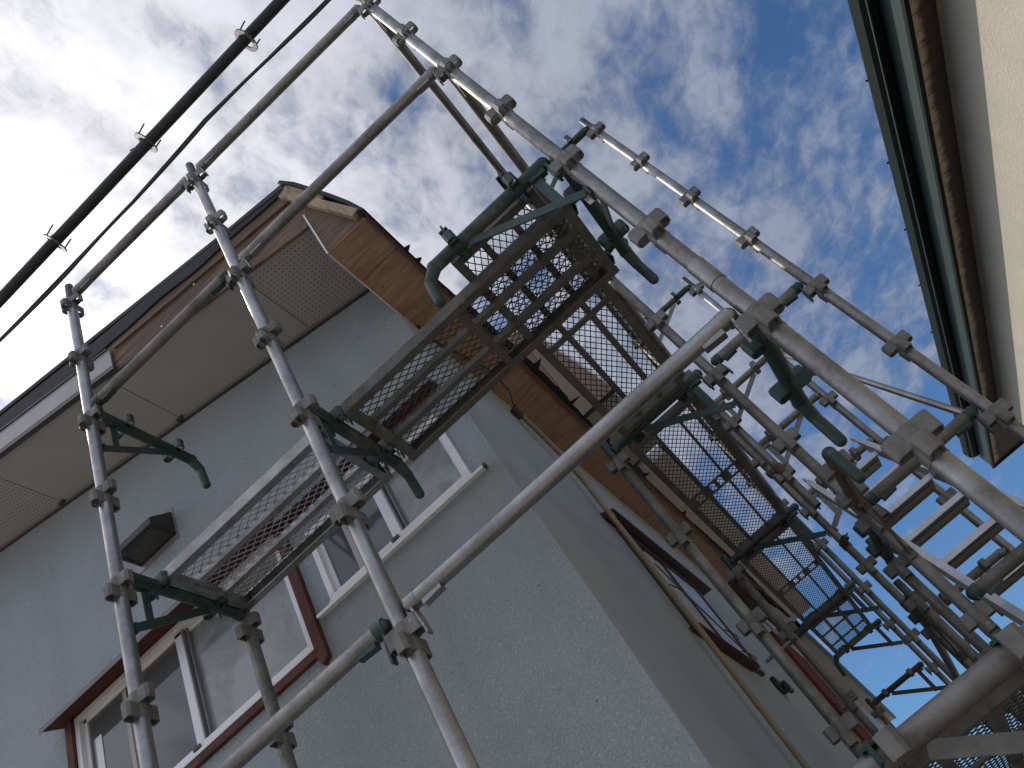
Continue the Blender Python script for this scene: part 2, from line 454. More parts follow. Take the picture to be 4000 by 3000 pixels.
_collar = {}
def collar_obj(parent, pos, size=0.88, mat=None):
    """one cast collar = four open box sockets in two staggered pairs"""
    mat = mat or CAST
    key = (size, mat.name)
    if key not in _collar:
        mb = MB(); X, Y, Z = pos
        for d in ((1, 0, 0), (-1, 0, 0)): pocket(mb, (X, Y, Z + 0.022), d, size)
        for d in ((0, 1, 0), (0, -1, 0)): pocket(mb, (X, Y, Z - 0.024), d, size)
        mb.tube((X, Y, Z - 0.048), (X, Y, Z + 0.046), PR + 0.0016, 20)
        o = mb.build('socket_collar', mat, parent, loc=pos, bevel=0.0018)
        _collar[key] = o
        return o
    o = _collar[key].copy(); C.objects.link(o); o.parent = parent
    o.location = Vector(pos) - Vector(parent['_b']); o['_b'] = tuple(pos)
    return o

def post(x, y, top, bottom, levels, label, mat=GALV, pin=True, group='upright scaffold posts', pinmat=None, cast=None, joint=()):
    t = thing('scaffold_post', (x, y, bottom), label, 'scaffold post', group)
    mb = MB(); mb.tube((x, y, bottom), (x, y, top - (0.13 if pin else 0)), PR, 28, wall=0.0028)
    mb.build('tube', mat, t)
    if pin:
        mb = MB(); mb.tube((x, y, top - 0.16), (x, y, top), PR * 0.84, 24, wall=0.003)
        mb.tube((x, y, top - 0.135), (x, y, top - 0.125), PR * 1.04, 24)
        mb.tube((x - 0.0215, y - 0.004, top - 0.03), (x + 0.0215, y + 0.004, top - 0.03), 0.0045, 10)
        mb.build('joint_pin', pinmat or GREEN, t)
    for j in joint:
        mb = MB(); mb.tube((x, y, j - 0.05), (x, y, j + 0.05), PR + 0.0022, 24)
        mb.build('joint_sleeve', mat, t)
    for n in levels:
        collar_obj(t, (x, y, lev(n)), 0.88, cast)
    return t

G1 = 'horizontal ledger tubes'
def ledger(p, q, level, label, mat=GALV, head=None, r=PR, group=G1, dz=None):
    """p, q: (x, y) of two posts; a wedge head at each end drops into a socket"""
    P = Vector((p[0], p[1], 0)); Q = Vector((q[0], q[1], 0)); d = (Q - P).normalized()
    isx = abs(d.x) > abs(d.y)
    z = lev(level) + (dz if dz is not None else (0.082 if isx else 0.052))
    a = P + d * 0.062; b = Q - d * 0.062; a.z = b.z = z
    t = thing('ledger_tube', (a.x, a.y, z), label, 'ledger tube', group)
    mb = MB(); mb.tube(a, b, r, 28)
    mb.build('tube', mat, t)
    for e, s_ in ((a, 1), (b, -1)):
        mb = MB()
        dd = d * s_
        mb.tube(e - dd * 0.020, e + dd * 0.014, r * 1.07, 24)
        mb.ball(e - dd * 0.012, r * 0.98, 20)
        n = d.cross(Vector((0, 0, 1))).normalized()
        # curved wedge plate going down into the socket
        prev = None; pts = []
        for i in range(7):
            tt = i / 6
            ox = -0.012 + 0.016 * math.sin(tt * 1.4)
            pts.append(e + dd * (ox - 0.004) + Vector((0, 0, -0.002 - 0.105 * tt)))
        for i in range(6):
            w = 0.036 - 0.0022 * i
            mb.bar(pts[i], pts[i + 1] + (pts[i + 1] - pts[i]) * 0.08, w, 0.008, up=dd)
        mb.bar(e + dd * 0.022 + Vector((0, 0, -r * 0.95)), e + dd * 0.088 + Vector((0, 0, -r * 0.75)), 0.026, 0.030)
        mb.build('wedge_clamp', head or mat, t, bevel=0.002)
    return t

G2 = 'platform brackets'
def bracket(x, y, level, d, label, mat=GREEN, length=0.6, pin=True, sticker=False, group=G2, strutmat=None):
    d = Vector((d[0], d[1], 0)).normalized(); n = d.cross(Vector((0, 0, 1))).normalized()
    B = Vector((x, y, lev(level)))
    isx = abs(d.x) > 0.5
    zt = 0.095 if isx else 0.075
    def P(a, z, s_=0.0): return B + d * a + n * s_ + Vector((0, 0, z))
    t = thing('platform_bracket', tuple(P(0.05, zt)), label, 'scaffold bracket', group)
    mb = MB()
    mb.tube(P(0.052, zt), P(length - 0.055, zt), PR, 26)
    mb.ball(P(0.055, zt), PR * 1.05, 20)
    mb.bar(P(0.050, zt), P(0.050, zt - 0.115), 0.034, 0.010, up=d)
    mb.bar(P(0.062, zt - 0.028), P(0.125, zt - 0.024), 0.024, 0.032)
    mb.build('arm_tube', mat, t, bevel=0.002)
    for a in (0.168, 0.442):
        for s_ in (1, -1):
            mb = MB(); pocket(mb, P(a, zt + 0.002), n * s_, 0.88)
            mb.build('arm_socket', GREEN2 if mat is GREEN else CAST, t, bevel=0.0018)
    sm = strutmat or GREEN2
    mb = MB()
    mb.bar(P(0.034, -0.158), P(0.405, zt - 0.030), 0.007, 0.034)
    mb.bar(P(0.030, -0.145), P(0.030, -0.190), 0.036, 0.008, up=d)
    mb.build('strut', sm, t, bevel=0.0012)
    mb = MB(); mb.bar(P(0.108, zt - 0.02), P(0.108, -0.132), 0.0045, 0.034, up=d)
    mb.build('stub_bar', sm, t)
    if sticker:
        mb = MB(); mb.bar(P(0.041, -0.142, 0.021), P(0.041, -0.186, 0.021), 0.020, 0.003, up=n)
        mb.build('sticker', STICK, t)
    mb = MB()
    if pin:
        mb.ball(P(length - 0.050, zt), PR * 1.06, 18)
        mb.tube(P(length - 0.055, zt), P(length - 0.008, zt - 0.045), PR * 0.98, 20, r1=PR * 0.86)
        mb.ball(P(length - 0.006, zt - 0.048), PR * 0.84, 16)
        mb.tube(P(length - 0.006, zt - 0.045), P(length + 0.004, zt - 0.150), PR * 0.80, 20)
        mb.ball(P(length + 0.004, zt - 0.150), PR * 0.80, 16)
    else:
        mb.ball(P(length - 0.050, zt), PR * 1.05, 18)
        mb.tube(P(length - 0.055, zt), P(length - 0.022, zt - 0.01), PR, 20)
    mb.build('end_pin', GREEN2 if mat in (GREEN, RUSTY) else mat, t)
    return t

G3 = 'mesh walkway decks'
def deck(p, q, w0, w1, z, label, ribs=2, cross=(), framemat=DECKM, meshmat=MESHD, fancy=None, z1=None):
    """deck running from p to q along its length; w0,w1: extents across (signed)."""
    P = Vector(p); Q = Vector(q); d = (Q - P).normalized(); Lg = (Q - P).length
    n = Vector((-d.y, d.x, 0))
    if z1 is not None: pass
    def pt(a, b, h): 
        zz_ = z + ((z1 - z) * a / Lg if z1 is not None else 0)
        v = P + d * a + n * b; v.z = zz_ + h; return v
    t = thing('walkway_deck', tuple(pt(0, w0, 0)), label, 'scaffold deck', G3)
    W_ = w1 - w0
    for b in (w0 + 0.016, w1 - 0.016):
        mb = MB()
        mb.bar(pt(0, b, 0.004), pt(Lg, b, 0.004), 0.034, 0.005)
        mb.bar(pt(0, b + (-0.0145 if b < (w0 + w1) / 2 else 0.0145), 0.028), pt(Lg, b + (-0.0145 if b < (w0 + w1) / 2 else 0.0145), 0.028), 0.005, 0.050)
        mb.bar(pt(0, b, 0.052), pt(Lg, b, 0.052), 0.030, 0.005)
        mb.build('side_rail', framemat, t)
    for i in range(ribs):
        b = w0 + W_ * (i + 1) / (ribs + 1)
        mb = MB()
        wr = 0.026 if not fancy else 0.012
        mb.bar(pt(0.03, b, 0.018), pt(Lg - 0.03, b, 0.018), wr, 0.004)
        mb.bar(pt(0.03, b - wr * .45, 0.030), pt(Lg - 0.03, b - wr * .45, 0.030), 0.003, 0.026)
        mb.bar(pt(0.03, b + wr * .45, 0.030), pt(Lg - 0.03, b + wr * .45, 0.030), 0.003, 0.026)
        mb.build('rib', framemat, t)
    for a in (0.02, Lg - 0.02):
        mb = MB()
        mb.bar(pt(a, w0 + 0.006, 0.0245), pt(a, w1 - 0.006, 0.0245), 0.034, 0.042)
        mb.build('end_frame', framemat, t, bevel=0.002)
    for a in cross:
        mb = MB(); mb.bar(pt(a, w0 + 0.03, 0.0125), pt(a, w1 - 0.03, 0.0125), 0.030, 0.008)
        mb.build('crossbar', framemat, t)
    if fancy:
        a = fancy; mb = MB()
        for s_ in (-0.052, 0.052): mb.bar(pt(a + s_, w0 + 0.03, 0.0125), pt(a + s_, w1 - 0.03, 0.0125), 0.018, 0.006)
        for f_ in (0.08, 0.33, 0.5, 0.67, 0.92):
            b = w0 + W_ * f_; wd = 0.052 if f_ != 0.5 else 0.024
            mb.bar(pt(a, b - wd / 2, 0.0128), pt(a, b + wd / 2, 0.0128), 0.10, 0.0055)
        mb.build('middle_plate', framemat, t, bevel=0.001)
    # expanded metal: two families of thin strands
    mb = MB(); LW = 0.050; SW = 0.030; r_ = 0.0013
    za = 0.047
    A0, A1, B0, B1 = 0.03, Lg - 0.03, w0 + 0.018, w1 - 0.018
    for sgn in (1, -1):
        k = int(-(Lg / LW + W_ / SW)) - 2
        while k < Lg / LW + W_ / SW + 2:
            # line: (a/LW) - sgn*(b/SW) = k
            pts = []
            ks = k
            def a_at(b): return LW * (ks + sgn * (b - B0) / SW)
            def b_at(a): return B0 + (a / LW - ks) * SW * sgn
            c_ = []
            for b in (B0, B1):
                a = a_at(b)
                if A0 <= a <= A1: c_.append((a, b))
            for a in (A0, A1):
                b = b_at(a)
                if B0 < b < B1: c_.append((a, b))
            if len(c_) == 2:
                (a0, b0), (a1, b1) = c_
                mb.bar(pt(a0, b0, za), pt(a1, b1, za + 0.0015 * sgn), 0.0034 if meshmat is MESHD else 0.0030, 0.0022)
            k += 1
    # strand bonds: short thick knuckles where strands meet
    na = int((A1 - A0) / (LW / 2)); nb = int((B1 - B0) / (SW / 2))
    V = []; F = []
    for i in range(1, na):
        for j in range(1, nb):
            if (i + j) % 2: continue
            pass
    mb.build('mesh_panel', meshmat, t)
    for b in (w0 + 0.055, w1 - 0.055):
        for a, s_ in ((0.0, -1), (Lg, 1)):
            mb = MB()
            mb.bar(pt(a - s_ * 0.03, b, 0.050), pt(a + s_ * 0.045, b, 0.052 + 0.022), 0.034, 0.007)
            mb.bar(pt(a + s_ * 0.040, b, 0.072), pt(a + s_ * 0.082, b, 0.066), 0.034, 0.007)
            mb.bar(pt(a + s_ * 0.080, b, 0.070), pt(a + s_ * 0.088, b, 0.026), 0.034, 0.006, up=(1, 0.3, 0))
            mb.bar(pt(a + s_ * 0.004, b, 0.050), pt(a + s_ * 0.006, b, 0.010), 0.040, 0.006, up=(1, 0.3, 0))
            mb.build('hook', framemat if framemat is not DECKM else GREEN, t)
    return t

# ------------------------------------------------------------------ scaffold: front row along the stucco gable wall
Bt = -Z0
post(-2.1, 0, 0.19, Bt, range(0, 12), 'leftmost galvanised scaffold post with green top pin, standing beside the small vent hood', GALVB, pinmat=GREEN2)
post(-1.2, 0, 0.19, Bt, range(0, 12), 'second scaffold post from the left, rising in front of the high window', GALVB, pinmat=GREEN2)
post(0, 0, 0.19, Bt, range(0, 12), 'thickest-looking near corner post crossing the picture from top middle to the right edge', GALV, joint=(-2.62,))
# right row going away along the house
post(0, 1.5, 0.19, Bt, range(0, 12), 'worn post behind the near corner post, passing the outer edge of the mesh decks', GALVD)
post(0, 3.3, 0.19, Bt, range(0, 12), 'scaffold post at the far end of the aluminium stair, behind the mesh deck edge', GALVD)
post(0, 5.1, 0.19, Bt, range(0, 12), 'second farthest post of the eaves row, at the end of the third deck', GALVD)
post(0, 6.3, 0.19, Bt, range(0, 12), 'farthest upright post of the row, carrying the last short deck against blue sky', GALVD)
# outer posts around the stair
post(0.6, 1.5, 0.19, Bt, range(0, 12), 'slim galvanised post in front of the green neighbouring eaves, with open sky behind its top', GALV, pinmat=GREEN)
post(0.6, 3.3, 0.19, Bt, range(0, 12), 'small distant galvanised post with green top pin, behind the thick corner post', GALV, pinmat=GREEN2)
# inner posts under the brackets
post(-2.1, 0.6, -1.77, Bt, range(4, 12), 'short-topped inner post standing in front of the low window', GALVD, pin=False)
post(-0.6, 1.5, -1.74, Bt, range(4, 12), 'inner post in front of the plywood eaves, nearest one beside the right wall', GALVD, pinmat=GREEN2)
post(-0.6, 3.3, -1.74, Bt, range(4, 12), 'inner post second along the right wall, passing the red strip', GALVD, pinmat=GREEN2)
post(-0.6, 6.3, -2.22, Bt, range(5, 12), 'farthest inner post, below the last empty bracket against the sky', GALVD, pinmat=GREEN2)
# short posts at the stair opening
post(0.0, 2.72, -0.70, -2.14, (2, 3, 4), 'short thick post with open lower end, hanging beside the long row', GALVD, pin=False)
post(0.0, 2.12, -2.66, Bt, range(6, 12), 'post with a drilled open top beside the aluminium stair, partly hidden by the worn post', GALVD, pinmat=GREEN)
post(0.0, 2.70, -2.70, Bt, range(6, 12), 'dark lower post between the worn post and the far stair post', GALVD, pinmat=GREEN)

ledger((-2.1, 0), (-1.2, 0), 0, 'short top rail between the two left posts, against white cloud')
ledger((-1.2, 0), (0, 0), 0, 'long top rail climbing from the second post to the top of the thick corner post')
ledger((-2.1, 0), (-1.2, 0), 2, 'greenish-ended short rail crossing the pale soffit between the two left posts', GALVD, head=GREEN2)
ledger((-1.2, 0), (0, 0), 2, 'long second rail crossing the roof corner and its perforated soffit')
ledger((-1.2, 0), (0, 0), 6, 'big worn near rail running diagonally across the picture middle in front of the plywood eaves', GALVB)
ledger((-2.1, 0), (-1.2, 0), 6, 'near rail at the picture bottom with a green end cap on the second post', GALV, head=GREEN2)
ledger((0, 0), (0, 1.5), 0, 'upper of the two thin rails running down from the top of the corner post', GALVD)
ledger((0, 0), (0, 1.5), 2, 'lower of the two thin rails from the corner post, touching the deck corner', GALVD)
ledger((0, 1.5), (0, 3.3), 0, 'bright rail seen through the mesh of the crossing decks', GALVD)
ledger((0, 1.5), (0, 3.3), 2, 'rail lying along the outer edge of the long mesh deck', GALVD)
ledger((0, 3.3), (0, 5.1), 0, 'distant top rail behind the second long mesh deck', GALVD)
ledger((0, 3.3), (0, 5.1), 2, 'slim rail slanting down beside the second long mesh deck', GALVD)
ledger((0, 5.1), (0, 6.3), 0, 'farthest top rail at the end of the row', GALVD)
ledger((0, 5.1), (0, 6.3), 2, 'farthest second rail at the end of the row', GALVD)
ledger((0, 3.3), (0, 5.1), 6, 'dark rail slanting behind the lower right posts', DARKM)
ledger((0, 1.5), (0.6, 1.5), 4, 'short cross rail with green ends from the worn post to the slim outer post', GALVD, head=GREEN)
ledger((0, 1.5), (0.6, 1.5), 6, 'short dark cross rail passing in front of the aluminium stair treads', DECKM, head=GREEN)
ledger((0, 1.5), (0.6, 1.5), 7, 'dark green-ended cross rail below the stair at the right edge', DECKM, head=GREEN2)

bracket(-2.1, 0, 2, (0, 1), 'empty green bracket pointing at the soffit from the leftmost post')
bracket(-2.1, 0, 4, (0, 1), 'bracket on the leftmost post carrying the left end of the bright short deck', pin=False)
bracket(-1.2, 0, 4, (0, 1), 'bracket on the second post where the bright deck and the dark deck meet')
bracket(0, 0, 4, (-1, 0), 'green bracket with a white sticker reaching left from the corner post over the crossing decks', GREEN, sticker=True)
bracket(0, 0, 4, (0, 1), 'green bracket behind the corner post holding the right end of the dark front deck')
bracket(0, 0, 6, (0, 1), 'large near green bracket hanging under the corner post against blue sky')
bracket(0, 1.5, 0, (1, 0), 'top bracket reaching from the worn post to the slim outer post', pin=False)
bracket(0, 1.5, 4, (-1, 0), 'green bracket under the joint of the first and second long-row decks', pin=False)
bracket(0, 3.3, 0, (1, 0), 'distant top bracket under the green-topped outer post', pin=False, strutmat=GALVD)
bracket(0, 3.3, 2, (1, 0), 'distant bracket seen between the corner post and the worn post', GALVD, pin=False, strutmat=GALVD)
bracket(0, 3.3, 3, (1, 0), 'distant bracket lower down, seen through the gap left of the stair head', GALVD, pin=False, strutmat=GALVD)
bracket(0, 3.3, 4, (1, 0), 'green-ended bracket arm behind the head of the aluminium stair', GALVD, pin=False, strutmat=GALVD)
bracket(0, 3.3, 6, (1, 0), 'distant bracket arm below the stair near the right picture edge', GALVD, pin=False, strutmat=GALVD)
bracket(0, 3.3, 4, (-1, 0), 'dark bracket under the joint of the second and third long-row decks', pin=False)
bracket(0, 5.1, 4, (-1, 0), 'dark bracket under the joint of the third deck and the last short deck', pin=False)
bracket(0, 6.3, 4, (-1, 0), 'bracket under the far end of the last short deck, its pin pointing at the sky', strutmat=DARKM)
bracket(0, 6.3, 5, (-1, 0), 'lowest far empty bracket against clear blue sky', DARKM, pin=False, strutmat=DARKM)
bracket(0, 1.5, 6, (0, -1), 'rusty bracket with a green round end pointing at the viewer beside the stair', RUSTY, strutmat=RUSTY)
bracket(0, 1.5, 6, (0, 1), 'dark bracket behind the worn post reaching to the drilled post', pin=False, strutmat=DARKM)
bracket(0, 3.3, 6, (0, -1), 'dark bracket from the far stair post reaching toward the viewer', pin=False, strutmat=DARKM)
bracket(0, 0, 8, (-1, 0), 'large near bracket in the bottom right corner', GALVD, strutmat=DECKM)

deck((-2.075, 0, 0), (-1.255, 0, 0), 0.165, 0.585, -1.835, 'bright galvanised short mesh deck in front of the low window', 2, (), GALVB, GALVB)
deck((-1.150, 0, 0), (-0.062, 0, 0), 0.165, 0.585, -1.845, 'dark mesh deck along the front wall with a rusty edge, ending under the corner post', 2, (0.545,), DECKM, MESHD)
deck((0, 0.055, 0), (0, 1.44, 0), 0.125, 0.500, -1.790, 'first mesh deck of the long row, crossing over the dark front deck', 2, (0.645,), DECKM, MESHD, z1=-1.845)
deck((0, 1.56, 0), (0, 3.24, 0), 0.125, 0.520, -1.845, 'second mesh deck of the long row, with cut-out middle plate', 2, (), DECKM, MESHD, fancy=0.80)
deck((0, 3.36, 0), (0, 5.04, 0), 0.125, 0.535, -1.845, 'third mesh deck of the long row against blue sky', 2, (), DECKM, MESHD, fancy=0.82)
deck((0, 5.16, 0), (0, 6.24, 0), 0.125, 0.535, -1.845, 'last short mesh deck at the far end of the row', 2, (0.36, 0.72), DECKM, MESHD)
deck((0, 0.055, 0), (0, 1.44, 0), 0.125, 0.535, lev(8) + 0.055, 'near mesh deck seen edge-on in the bottom right corner', 2, (0.5, 1.0), DECKM, MESHD)

# diagonal brace
t = thing('diagonal_brace', (0.6, 1.53, -2.78), 'thin bare tube brace with flattened ends slanting down to the slim outer post', 'brace')
mb = MB(); a = Vector((0.572, 1.62, -2.725)); b = Vector((0.572, 3.20, -0.86)); mb.tube(a, b, 0.0155, 20); mb.build('tube', GALVB, t)
dd = (b - a).normalized()
for e, s_ in ((a, -1), (b, 1)):
    mb = MB(); mb.bar(e - dd * 0.03 * s_, e + dd * s_ * 0.09, 0.006, 0.030, up=(0, 1, 0.8)); mb.build('flattened_end', GALVB, t)

# rusty clamp on the short hanging post
mb = MB(); c = Vector((0, 2.72, lev(3.87)))
mb.tube(c - Vector((0, 0, 0.03)), c + Vector((0, 0, 0.03)), PR + 0.007, 20)
mb.bar(c + Vector((-0.03, -0.02, 0.015)), c + Vector((-0.075, -0.035, 0.012)), 0.022, 0.03); mb.bar(c + Vector((0.02, 0.02, 0)), c + Vector((0.05, 0.045, 0)), 0.03, 0.045)
mb.tube(c + Vector((-0.075, -0.07, 0.0)), c + Vector((-0.065, 0.01, 0.0)), 0.006, 8)
one(mb, 'pipe_clamp', RUST, 'rust-red pipe clamp bolted round the short hanging post', 'pipe clamp', loc=tuple(c))
for (cx, cy, cl, lb) in ((0.0, 3.3, 4.82, 'small dark clamp with a bolt on the far stair post'), (0.6, 1.5, 7.4, 'small black clamp at the right picture edge near the stair')):
    mb = MB(); c = Vector((cx, cy, lev(cl) + 0.1))
    mb.tube(c - Vector((0, 0, 0.022)), c + Vector((0, 0, 0.022)), PR + 0.005, 18)
    mb.bar(c + Vector((-0.02, -0.02, 0.0)), c + Vector((0.03, -0.06, 0.02)), 0.03, 0.035)
    mb.tube(c + Vector((0.01, -0.07, 0.0)), c + Vector((0.05, -0.05, 0.03)), 0.006, 8)
    one(mb, 'pipe_clamp', DARKM, lb, 'pipe clamp', loc=tuple(c))

# wall tie: horizontal jack near the far inner posts
t = thing('wall_tie', (-0.56, 4.55, -1.92), 'dark wall tie tube with a bright threaded band, near the far inner posts', 'wall tie')
mb = MB(); mb.tube((-0.62, 4.5, -2.02), (-0.20, 4.5, -2.02), 0.022, 16); mb.build('tube', DARKM, t)
mb = MB(); mb.tube((-0.915, 4.5, -2.02), (-0.60, 4.5, -2.02), 0.014, 16); mb.build('threaded_rod', GALVB, t)

# ------------------------------------------------------------------ aluminium stair
t = thing('aluminium_stair', (0.29, 1.0, -3.85), 'bare aluminium stair with flat treads rising inside the scaffold at the right', 'scaffold stair')
def sz(y): return -1.645 - 0.963 * (3.3 - y)
for x in (0.095, 0.475):
    mb = MB()
    y0, y1 = 3.06, 0.55
    mb.prism([(x - 0.014, y0, sz(y0) + 0.035), (x - 0.014, y1, sz(y1) + 0.035), (x - 0.014, y1, sz(y1) - 0.055), (x - 0.014, y0, sz(y0) - 0.055)], (0.005, 0, 0))
    for o_ in (0.035, -0.055):
        mb.bar((x, y0, sz(y0) + o_), (x, y1, sz(y1) + o_), 0.030, 0.005, up=(0, -0.7, 0.7))
    mb.bar((x, y0, sz(y0) + 0.02), (x, y0 + 0.10, sz(y0) + 0.10), 0.012, 0.028, up=(0, -0.7, 0.7))
    mb.build('stringer', ALU, t)
for i in range(10):
    y = 2.87 - 0.2405 * i; z = sz(y) + 0.008
    mb = MB()
    mb.box((0.112, y - 0.002, z - 0.027), (0.458, y + 0.003, z))
    tr = mb.build('tread', ALU, t, bevel=0.001)
    mb = MB(); mb.box((0.112, y + 0.0035, z - 0.006), (0.458, y + 0.215, z - 0.001))
    for k_ in (0.030, 0.036, 0.105, 0.111, 0.200):
        mb.box((0.118, y + k_, z - 0.011), (0.452, y + k_ + 0.003, z - 0.0065))
    mb.build('ribbed_underside', ALU_SHADE, tr)

# ------------------------------------------------------------------ overhead lines on the left
t = thing('cable_guard_pipe', (-3, -0.6, -1.2), 'thick black protective pipe over a power line with ring hangers, top left', 'cable pipe')
A_ = Vector((-1.80, -0.6, -0.93)); B_ = Vector((-0.28, -0.6, -0.80))
def ray(px, py, yv):
    u = (px - 2000) / 3163.9; v = (py - 1500) / 3163.9
    D = right * u + down * v + fwd; T = Vector((-0.37825, -1.68214, -3.98811))
    k_ = (yv - T.y) / D.y
    return T + D * k_
a = ray(0, 1171, -0.6); b = ray(1101, 0, -0.6); dd = (b - a)
pA = a - dd * 1.4; pB = b + dd * 1.6
mb = MB(); mb.tube(pA, pB, 0.0205, 28); mb.build('pipe', RUBBER, t)
dn = dd.normalized()
up_ = dn.cross(Vector((0, -1, 0))).normalized()
if up_.z < 0: up_ = -up_
ctrs = [ray(215, 949, -0.6), ray(570, 557, -0.6), ray(962, 158, -0.6)]
step = (ctrs[1] - ctrs[0])
ctrs = [ctrs[0] - step] + ctrs + [ctrs[2] + step]
mb = MB(); off = up_ * 0.026
mb.path([pA + off] + [c + off * 1.35 for c in ctrs] + [pB + off], 0.0038, 8); mb.build('messenger_wire', RUBBER, t)
for c in ctrs:
    mb = MB()
    side = dn.cross(up_).normalized()
    tilt = (dn * 0.9 - side * 0.12 + up_ * 0.42).normalized()
    e1 = tilt.cross(up_).normalized(); e2 = e1.cross(tilt).normalized()
    n_ = 18; R_ = 0.038
    ring = [c + (e1 * math.cos(2 * math.pi * k_ / n_) + e2 * math.sin(2 * math.pi * k_ / n_) * 1.05) * R_ for k_ in range(n_)]
    for k_ in range(n_): mb.bar(ring[k_], ring[(k_ + 1) % n_], 0.018, 0.005, up=tilt)
    top = c + e2 * R_ * 1.05
    mb.bar(top, top + up_ * 0.022 + dn * 0.02, 0.008, 0.012, up=side)
    mb.tube(top + up_ * 0.016 - dn * 0.05, top + up_ * 0.002 - dn * 0.03, 0.003, 6)
    mb.tube(c - e1 * R_, c - e1 * R_ + dn * 0.045 + up_ * 0.02, 0.0028, 6)
    mb.tube(c + e1 * R_, c + e1 * R_ + dn * 0.04 + up_ * 0.03, 0.0028, 6)
    mb.build('ring_hanger', CLAMPM, t)
mb = MB()
pts = [(-700, 1960), (-300, 1600), (0, 1329), (272, 1050), (520, 790), (800, 470), (1050, 230), (1278, 0), (1600, -330), (2000, -760)]
base = [ray(px_, py_, -0.6) for px_, py_ in pts]
prev = None
fine = []
for i in range(len(base) - 1):
    for k_ in range(6): fine.append(base[i].lerp(base[i + 1], k_ / 6))
fine.append(base[-1])
s1 = []; s2 = []
for i, c in enumerate(fine):
    w = 0.0042 + 0.0042 * abs(math.sin(i * 0.23))
    s1.append(c + up_ * w); s2.append(c - up_ * w + Vector((0, 0.004 * math.sin(i * 0.5), 0)))
mb.path(s1, 0.0042, 8); mb.path(s2, 0.0050, 8)
one(mb, 'twin_cable', RUBBER, 'thin black twisted pair of cables running below the thick pipe', 'cable', loc=tuple(fine[20]))

# ------------------------------------------------------------------ the house
SL = 0.241
def SZ(x): return -0.452 - SL * (x + 0.917)       # gable soffit height at x (rises to the left)
YW = 0.85; XW = -0.917; YF = 0.335
XL = -9.0; XR = -5.4                              # far left, ridge
house = thing('stucco_house', (XW, YW, -Z0), 'grey-blue stucco house under renovation behind the scaffold, with torn roof edge and bare plywood eaves', 'house')
W1 = (-3.365, -2.0, -2.0, -1.335); W2 = (-1.855, -1.048, -1.885, -1.475)
def top(x): return (SZ(x) if x > XR else SZ(XR) - SL * (XR - x)) + 0.01
mb = MB()
xs = [XL, XR, W1[0], W1[1], W2[0], W2[1], XW]
holes = {(W1[0], W1[1]): W1, (W2[0], W2[1]): W2}
for x0, x1 in zip(xs[:-1], xs[1:]):
    h = holes.get((x0, x1))
    if h:
        mb.add([(x0, YW, -Z0), (x1, YW, -Z0), (x1, YW, h[2]), (x0, YW, h[2])], [(0, 1, 2, 3)])
        mb.add([(x0, YW, h[3]), (x1, YW, h[3]), (x1, YW, top(x1)), (x0, YW, top(x0))], [(0, 1, 2, 3)])
        D_ = 0.11
        mb.add([(x0, YW, h[2]), (x1, YW, h[2]), (x1, YW, h[3]), (x0, YW, h[3]), (x0, YW + D_, h[2]), (x1, YW + D_, h[2]), (x1, YW + D_, h[3]), (x0, YW + D_, h[3])],
               [(0, 1, 5, 4), (1, 2, 6, 5), (2, 3, 7, 6), (3, 0, 4, 7)])
    else:
        mb.add([(x0, YW, -Z0), (x1, YW, -Z0), (x1, YW, top(x1)), (x0, YW, top(x0))], [(0, 1, 2, 3)])
mb.build('gable_wall', STUC, house)
YB = 15.2
mb = MB(); mb.add([(XW, YW, -Z0), (XW, YB, -Z0), (XW, YB, -0.44), (XW, YW, -0.44)], [(0, 1, 2, 3)])
mb.add([(XL, YB, -Z0), (XW, YB, -Z0), (XW, YB, 0.3), (XL, YB, 0.3)], [(0, 3, 2, 1)])
mb.add([(XL, YW, -Z0), (XL, YB, -Z0), (XL, YB, 0.3), (XL, YW, 0.3)], [(0, 3, 2, 1)])
mb.build('side_wall', STUCR, house)
# --- roof
mb = MB()
for x0, x1 in ((XL - 0.5, XR), (XR, -0.935)):
    za, zb = top(x0) + 0.25, top(x1) + 0.25
    if x1 > -1: zb = -0.045
    mb.prism([(x0, 0.315, za), (x1, 0.315, zb), (x1, 0.315, zb + 0.03), (x0, 0.315, za + 0.03)], (0, YB - 0.1, 0))
roof = mb.build('roof', ROOFM, house)
# steep side skirt from the roof down to the plywood eaves
prof = [(-0.945, 0.02), (-0.885, -0.10), (-0.835, -0.24), (-0.765, -0.44), (-0.715, -0.60), (-0.682, -0.735)]
mb = MB()
for (x0, z0), (x1, z1) in zip(prof[:-1], prof[1:]):
    n_ = Vector((z0 - z1, 0, x1 - x0)).normalized() * 0.02
    mb.prism([(x0, 0.31, z0), (x1, 0.31, z1), (x1 + n_.x, 0.31, z1 + n_.z), (x0 + n_.x, 0.31, z0 + n_.z)], (0, 7.6, 0))
mb.build('roof_skirt', BLACK, house)
# torn felt edge along the eaves
mb = MB(); y = 0.30; V = []; F = []
spikes = {0.62: 0.045, 0.72: 0.040, 1.85: 0.105, 2.36: 0.11, 2.9: 0.06, 3.6: 0.07, 4.4: 0.05}
ys = []
while y < 7.9:
    ys.append(y); y += random.uniform(0.03, 0.09)
ys += list(spikes); ys.sort()
for i, y in enumerate(ys):
    w = 0.010 + 0.026 * (0.5 + 0.5 * math.sin(y * 1.7 - 1.9)) + random.uniform(-0.003, 0.004)
    if 1.1 < y < 2.3: w += 0.012
    if y in spikes: w = spikes[y]
    V += [(-0.700, y, -0.728), (-0.680 + w, y, -0.742 + random.uniform(-0.008, 0.008)), (-0.680 + w, y, -0.736), (-0.700, y, -0.722)]
for i in range(len(ys) - 1):
    a = i * 4; b = a + 4
    F += [(a, a + 1, b + 1, b), (a + 1, a + 2, b + 2, b + 1), (a + 2, a + 3, b + 3, b + 2)]
